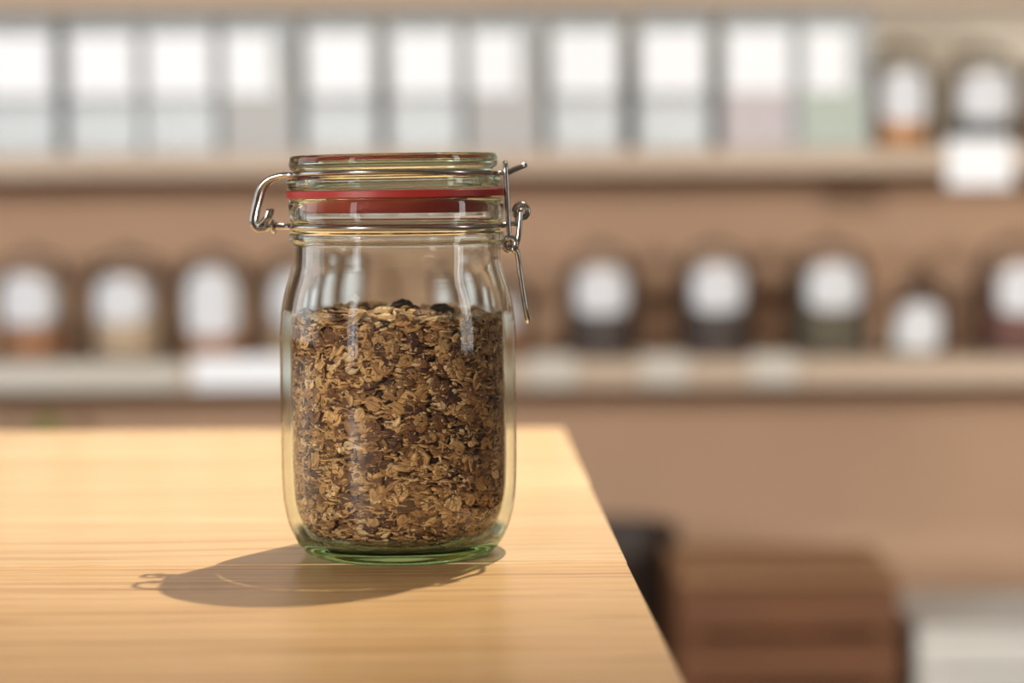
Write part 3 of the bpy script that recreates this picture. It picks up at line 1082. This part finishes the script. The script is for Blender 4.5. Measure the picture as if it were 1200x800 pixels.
def rot_to(n, spin):
    n = n / np.linalg.norm(n)
    h = np.array([0, 0, 1.0]) if abs(n[2]) < 0.9 else np.array([1.0, 0, 0])
    u = np.cross(h, n)
    u /= np.linalg.norm(u)
    v = np.cross(n, u)
    c, s = math.cos(spin), math.sin(spin)
    return np.column_stack([u * c + v * s, -u * s + v * c, n])


Z0, Z1 = 0.0072, 0.1056
flakes = []     # (verts, uv, colour, facing score)


def surface_z(x, y):
    return Z1 + 0.0012 * math.sin(x * 120 + 1.0) * math.cos(y * 95) - 0.0010 + 0.0012 * math.sin(x * 55 + 2.2)


def add_wall_flake(kind, ang, z, depth):
    shallow = depth < 0.0012
    big = RNG.random()
    if kind == 'face':
        a = RNG.uniform(0.0032, 0.0050) if big < 0.8 else RNG.uniform(0.0046, 0.0057)
        b = a * RNG.uniform(0.62, 0.9)
        th = RNG.uniform(0.0007, 0.0012)
    elif kind == 'edge':
        a = RNG.uniform(0.0024, 0.0052)
        b = a * RNG.uniform(0.55, 0.9)
        th = RNG.uniform(0.0006, 0.0012)
    else:
        a = RNG.uniform(0.0007, 0.0019)
        b = a * RNG.uniform(0.4, 0.9)
        th = RNG.uniform(0.0004, 0.0009)
    P, uv = make_flake(a, b, th, RNG.normal(0, 12), RNG.normal(0, 16), 0.06 if kind != 'crumb' else 0.18)
    rad = np.array([math.cos(ang), math.sin(ang), 0.0])
    tan = np.array([-math.sin(ang), math.cos(ang), 0.0])
    up = np.array([0, 0, 1.0])
    if kind == 'face':
        n = rad + tan * RNG.normal(0, 0.14) + up * RNG.normal(0.05, 0.18)
    elif kind == 'edge':
        n = up + tan * RNG.normal(0, 0.20) + rad * RNG.normal(0.10, 0.24)
    else:
        n = RNG.normal(0, 1, 3)
    Q = P @ rot_to(n, RNG.uniform(0, 2 * math.pi)).T
    rw = inner_r(z)
    Q = Q + rad * (rw - 0.004) + up * z
    for _ in range(3):
        rr = np.hypot(Q[:, 0], Q[:, 1])
        over = np.max(rr - (inner_r(np.maximum(Q[:, 2], Z0)) - 0.0004))
        Q = Q - rad * (over + depth)
        depth_now = 0.0
        depth = depth_now
    lowest = Q[:, 2].min()
    zmin = 0.0070
    if lowest < zmin:
        Q = Q + up * (zmin - lowest)
    # press the rim against the glass
    rr = np.hypot(Q[:, 0], Q[:, 1])
    lim = inner_r(np.maximum(Q[:, 2], 0.0062)) - 0.0003
    k = np.minimum(1.0, lim / np.maximum(rr, 1e-6))
    Q[:, 0] *= k
    Q[:, 1] *= k
    c = PC[RNG.choice(len(PC), p=PW)] * RNG.uniform(0.82, 1.15)
    if kind == 'crumb' and RNG.random() < 0.35:
        c = np.array((0.66, 0.46, 0.25)) * RNG.uniform(0.8, 1.1)
    front = -rad[1]
    score = (a * b * 1e6 if kind == 'face' and front > 0.15 and shallow else 0)
    flakes.append((Q, uv, c, score * max(front, 0)))


def rand_ang():
    if RNG.random() < 0.80:
        return -math.pi / 2 + RNG.uniform(-1.75, 1.75)
    return RNG.uniform(0, 2 * math.pi)


def band(z):
    """share of flakes that lie flat varies with height, as poured"""
    return 0.52 + 0.24 * math.sin(z * 260 + 0.6)


zs = lambda: RNG.uniform(Z0, Z1)
for _ in range(2000):                       # deep layer
    z = zs()
    add_wall_flake('edge' if RNG.random() < 0.75 else 'face', rand_ang(), z, RNG.uniform(0.0026, 0.0044))
for _ in range(2400):                       # stacked flat, edges to the glass
    add_wall_flake('edge', rand_ang(), zs(), 0.0009 + abs(RNG.normal(0, 0.0009)))
spots = []
tries = 0
while len(spots) < 300 and tries < 20000:   # broad sides against the glass, in loose drifts
    tries += 1
    a_, z_ = rand_ang(), RNG.uniform(Z0 + 0.004, Z1 - 0.002)
    w_ = 0.5 + 0.5 * math.sin(a_ * 4.0 + z_ * 90) * math.cos(z_ * 170 + a_ * 2.0)
    if RNG.random() > 0.15 + 0.85 * w_:
        continue
    if any(abs(z_ - z2) < 0.0085 and ((a_ - a2) * 0.048) ** 2 + (z_ - z2) ** 2 < RNG.uniform(0.0045, 0.0075) ** 2 for a2, z2 in spots):
        continue
    spots.append((a_, z_))
    add_wall_flake('face', a_, z_, abs(RNG.normal(0, 0.0003)))
for _ in range(1700):
    add_wall_flake('crumb', rand_ang(), zs(), 0.0004 + abs(RNG.normal(0, 0.0012)))


def add_top_flake(x, y, lift, big=False, col=None):
    a = RNG.uniform(0.0026, 0.0052) if not big else RNG.uniform(0.0045, 0.0056)
    b = a * RNG.uniform(0.6, 0.9)
    P, uv = make_flake(a, b, RNG.uniform(0.0007, 0.0012), RNG.normal(0, 12), RNG.normal(0, 16), 0.06)
    n = np.array([RNG.normal(0, 0.38), RNG.normal(-0.15, 0.38), 1.0])
    Q = P @ rot_to(n, RNG.uniform(0, 6.28)).T
    Q = Q + np.array([x, y, surface_z(x, y) + lift])
    rr = np.hypot(Q[:, 0], Q[:, 1])
    lim = inner_r(Q[:, 2]) - 0.0003
    k = np.minimum(1.0, lim / np.maximum(rr, 1e-6))
    Q[:, 0] *= k
    Q[:, 1] *= k
    w = np.array([0.34, 0.26, 0.14, 0.08, 0.06, 0.12])
    c = PC[RNG.choice(len(PC), p=w)] * RNG.uniform(0.85, 1.15) if col is None else np.array(col)
    flakes.append((Q, uv, c, (a * b * 0.25e6 if y < 0.02 else 0)))


first_top = len(flakes)
for _ in range(950):
    r_ = 0.0465 * math.sqrt(RNG.random())
    t_ = RNG.uniform(0, 2 * math.pi)
    add_top_flake(r_ * math.cos(t_), r_ * math.sin(t_), RNG.uniform(-0.0022, 0.0022))

order = sorted(range(len(flakes)), key=lambda i: -flakes[i][3])
single = set(i for i in order[:300] if flakes[i][3] > 0)


def flakes_mesh(name, items, origin=np.zeros(3)):
    V = np.concatenate([f[0] for f in items]) - origin
    UV = np.concatenate([f[1] for f in items])
    C = np.concatenate([np.tile(np.append(f[2], 1.0), (len(f[0]), 1)) for f in items])
    nv = len(items[0][0])
    F = np.concatenate([FT + i * nv for i in range(len(items))])
    me = bpy.data.meshes.new(name)
    me.vertices.add(len(V))
    me.vertices.foreach_set('co', V.astype(np.float32).ravel())
    me.loops.add(F.size)
    me.loops.foreach_set('vertex_index', F.astype(np.int32).ravel())
    me.polygons.add(len(F))
    me.polygons.foreach_set('loop_start', (np.arange(len(F)) * 3).astype(np.int32))
    me.polygons.foreach_set('use_smooth', np.ones(len(F), dtype=bool))
    me.update(calc_edges=True)
    ca = me.attributes.new('tint', 'FLOAT_COLOR', 'POINT')
    ca.data.foreach_set('color', C.astype(np.float32).ravel())
    ua = me.attributes.new('flake_uv', 'FLOAT_VECTOR', 'POINT')
    ua.data.foreach_set('vector', UV.astype(np.float32).ravel())
    me.materials.append(MAT['flake'])
    return me


rest = [f for i, f in enumerate(flakes) if i not in single]
mu = (link('muesli', flakes_mesh('muesli', rest), None, None, (0, 0, TZ)))
tag(mu, 'brown muesli of small rolled flakes and crumbs filling the clip-top jar', 'muesli', kind='stuff')
for i in sorted(single):
    Q = flakes[i][0]
    c = Q.mean(axis=0)
    o = (link('oat_flake', flakes_mesh('oat_flake', [flakes[i]], c), None, None, (c[0], c[1], c[2] + TZ)))
    lum = float(flakes[i][2] @ np.array((0.3, 0.6, 0.1)))
    shade = 'cream' if lum > 0.47 else 'pale tan' if lum > 0.34 else 'golden brown' if lum > 0.24 else 'mid brown' if lum > 0.15 else 'dark brown' if lum > 0.075 else 'reddish black'
    where = 'lying on top of the muesli' if i >= first_top else 'pressed flat against the glass'
    tag(o, '%s rolled flake %s in the clip-top jar' % (shade, where), 'flake', '%s flakes %s' % (shade, where))

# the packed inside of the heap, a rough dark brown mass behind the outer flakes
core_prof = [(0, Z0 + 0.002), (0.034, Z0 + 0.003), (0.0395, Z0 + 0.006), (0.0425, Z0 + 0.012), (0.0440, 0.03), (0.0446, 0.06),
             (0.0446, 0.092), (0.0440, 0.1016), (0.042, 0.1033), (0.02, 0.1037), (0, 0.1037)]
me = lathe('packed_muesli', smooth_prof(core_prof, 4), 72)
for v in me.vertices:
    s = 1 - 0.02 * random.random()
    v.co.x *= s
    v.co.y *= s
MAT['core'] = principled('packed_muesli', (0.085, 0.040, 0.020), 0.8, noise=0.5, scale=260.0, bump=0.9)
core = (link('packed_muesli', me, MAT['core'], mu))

# raisins lying on top
MAT['raisin'] = principled('raisin_skin', (0.028, 0.016, 0.011), 0.45, noise=0.4, scale=500.0, bump=1.0)


def raisin(x, y, s, ry, label):
    bm = bmesh.new()
    bmesh.ops.create_icosphere(bm, subdivisions=4, radius=1.0)
    ph = random.random() * 9
    for v in bm.verts:
        c = v.co
        a = math.atan2(c.y, c.z)
        w = 1 + 0.09 * math.sin(5 * a + 2.5 * c.x + ph) + 0.06 * math.sin(9 * a - 3 * c.x + ph) + 0.04 * math.sin(11 * c.x + 3 * a)
        v.co = Vector((c.x * 0.0058 * (1 + 0.05 * math.sin(4 * a)), c.y * 0.0040 * w, c.z * 0.0032 * w)) * s
    o = (link('raisin', bm_mesh('raisin', bm, True), MAT['raisin'], None,
             (x, y, TZ + surface_z(x, y) + 0.0030 * s), (0.15, ry, 0.4)))
    tag(o, label, 'raisin', 'raisins on the muesli')


raisin(0.0200, 0.000, 1.05, 0.1, 'dark wrinkled raisin on the muesli nearer the clasp lever')
raisin(0.0015, 0.008, 0.92, -0.15, 'smaller dark raisin on the muesli, half buried among pale flakes')
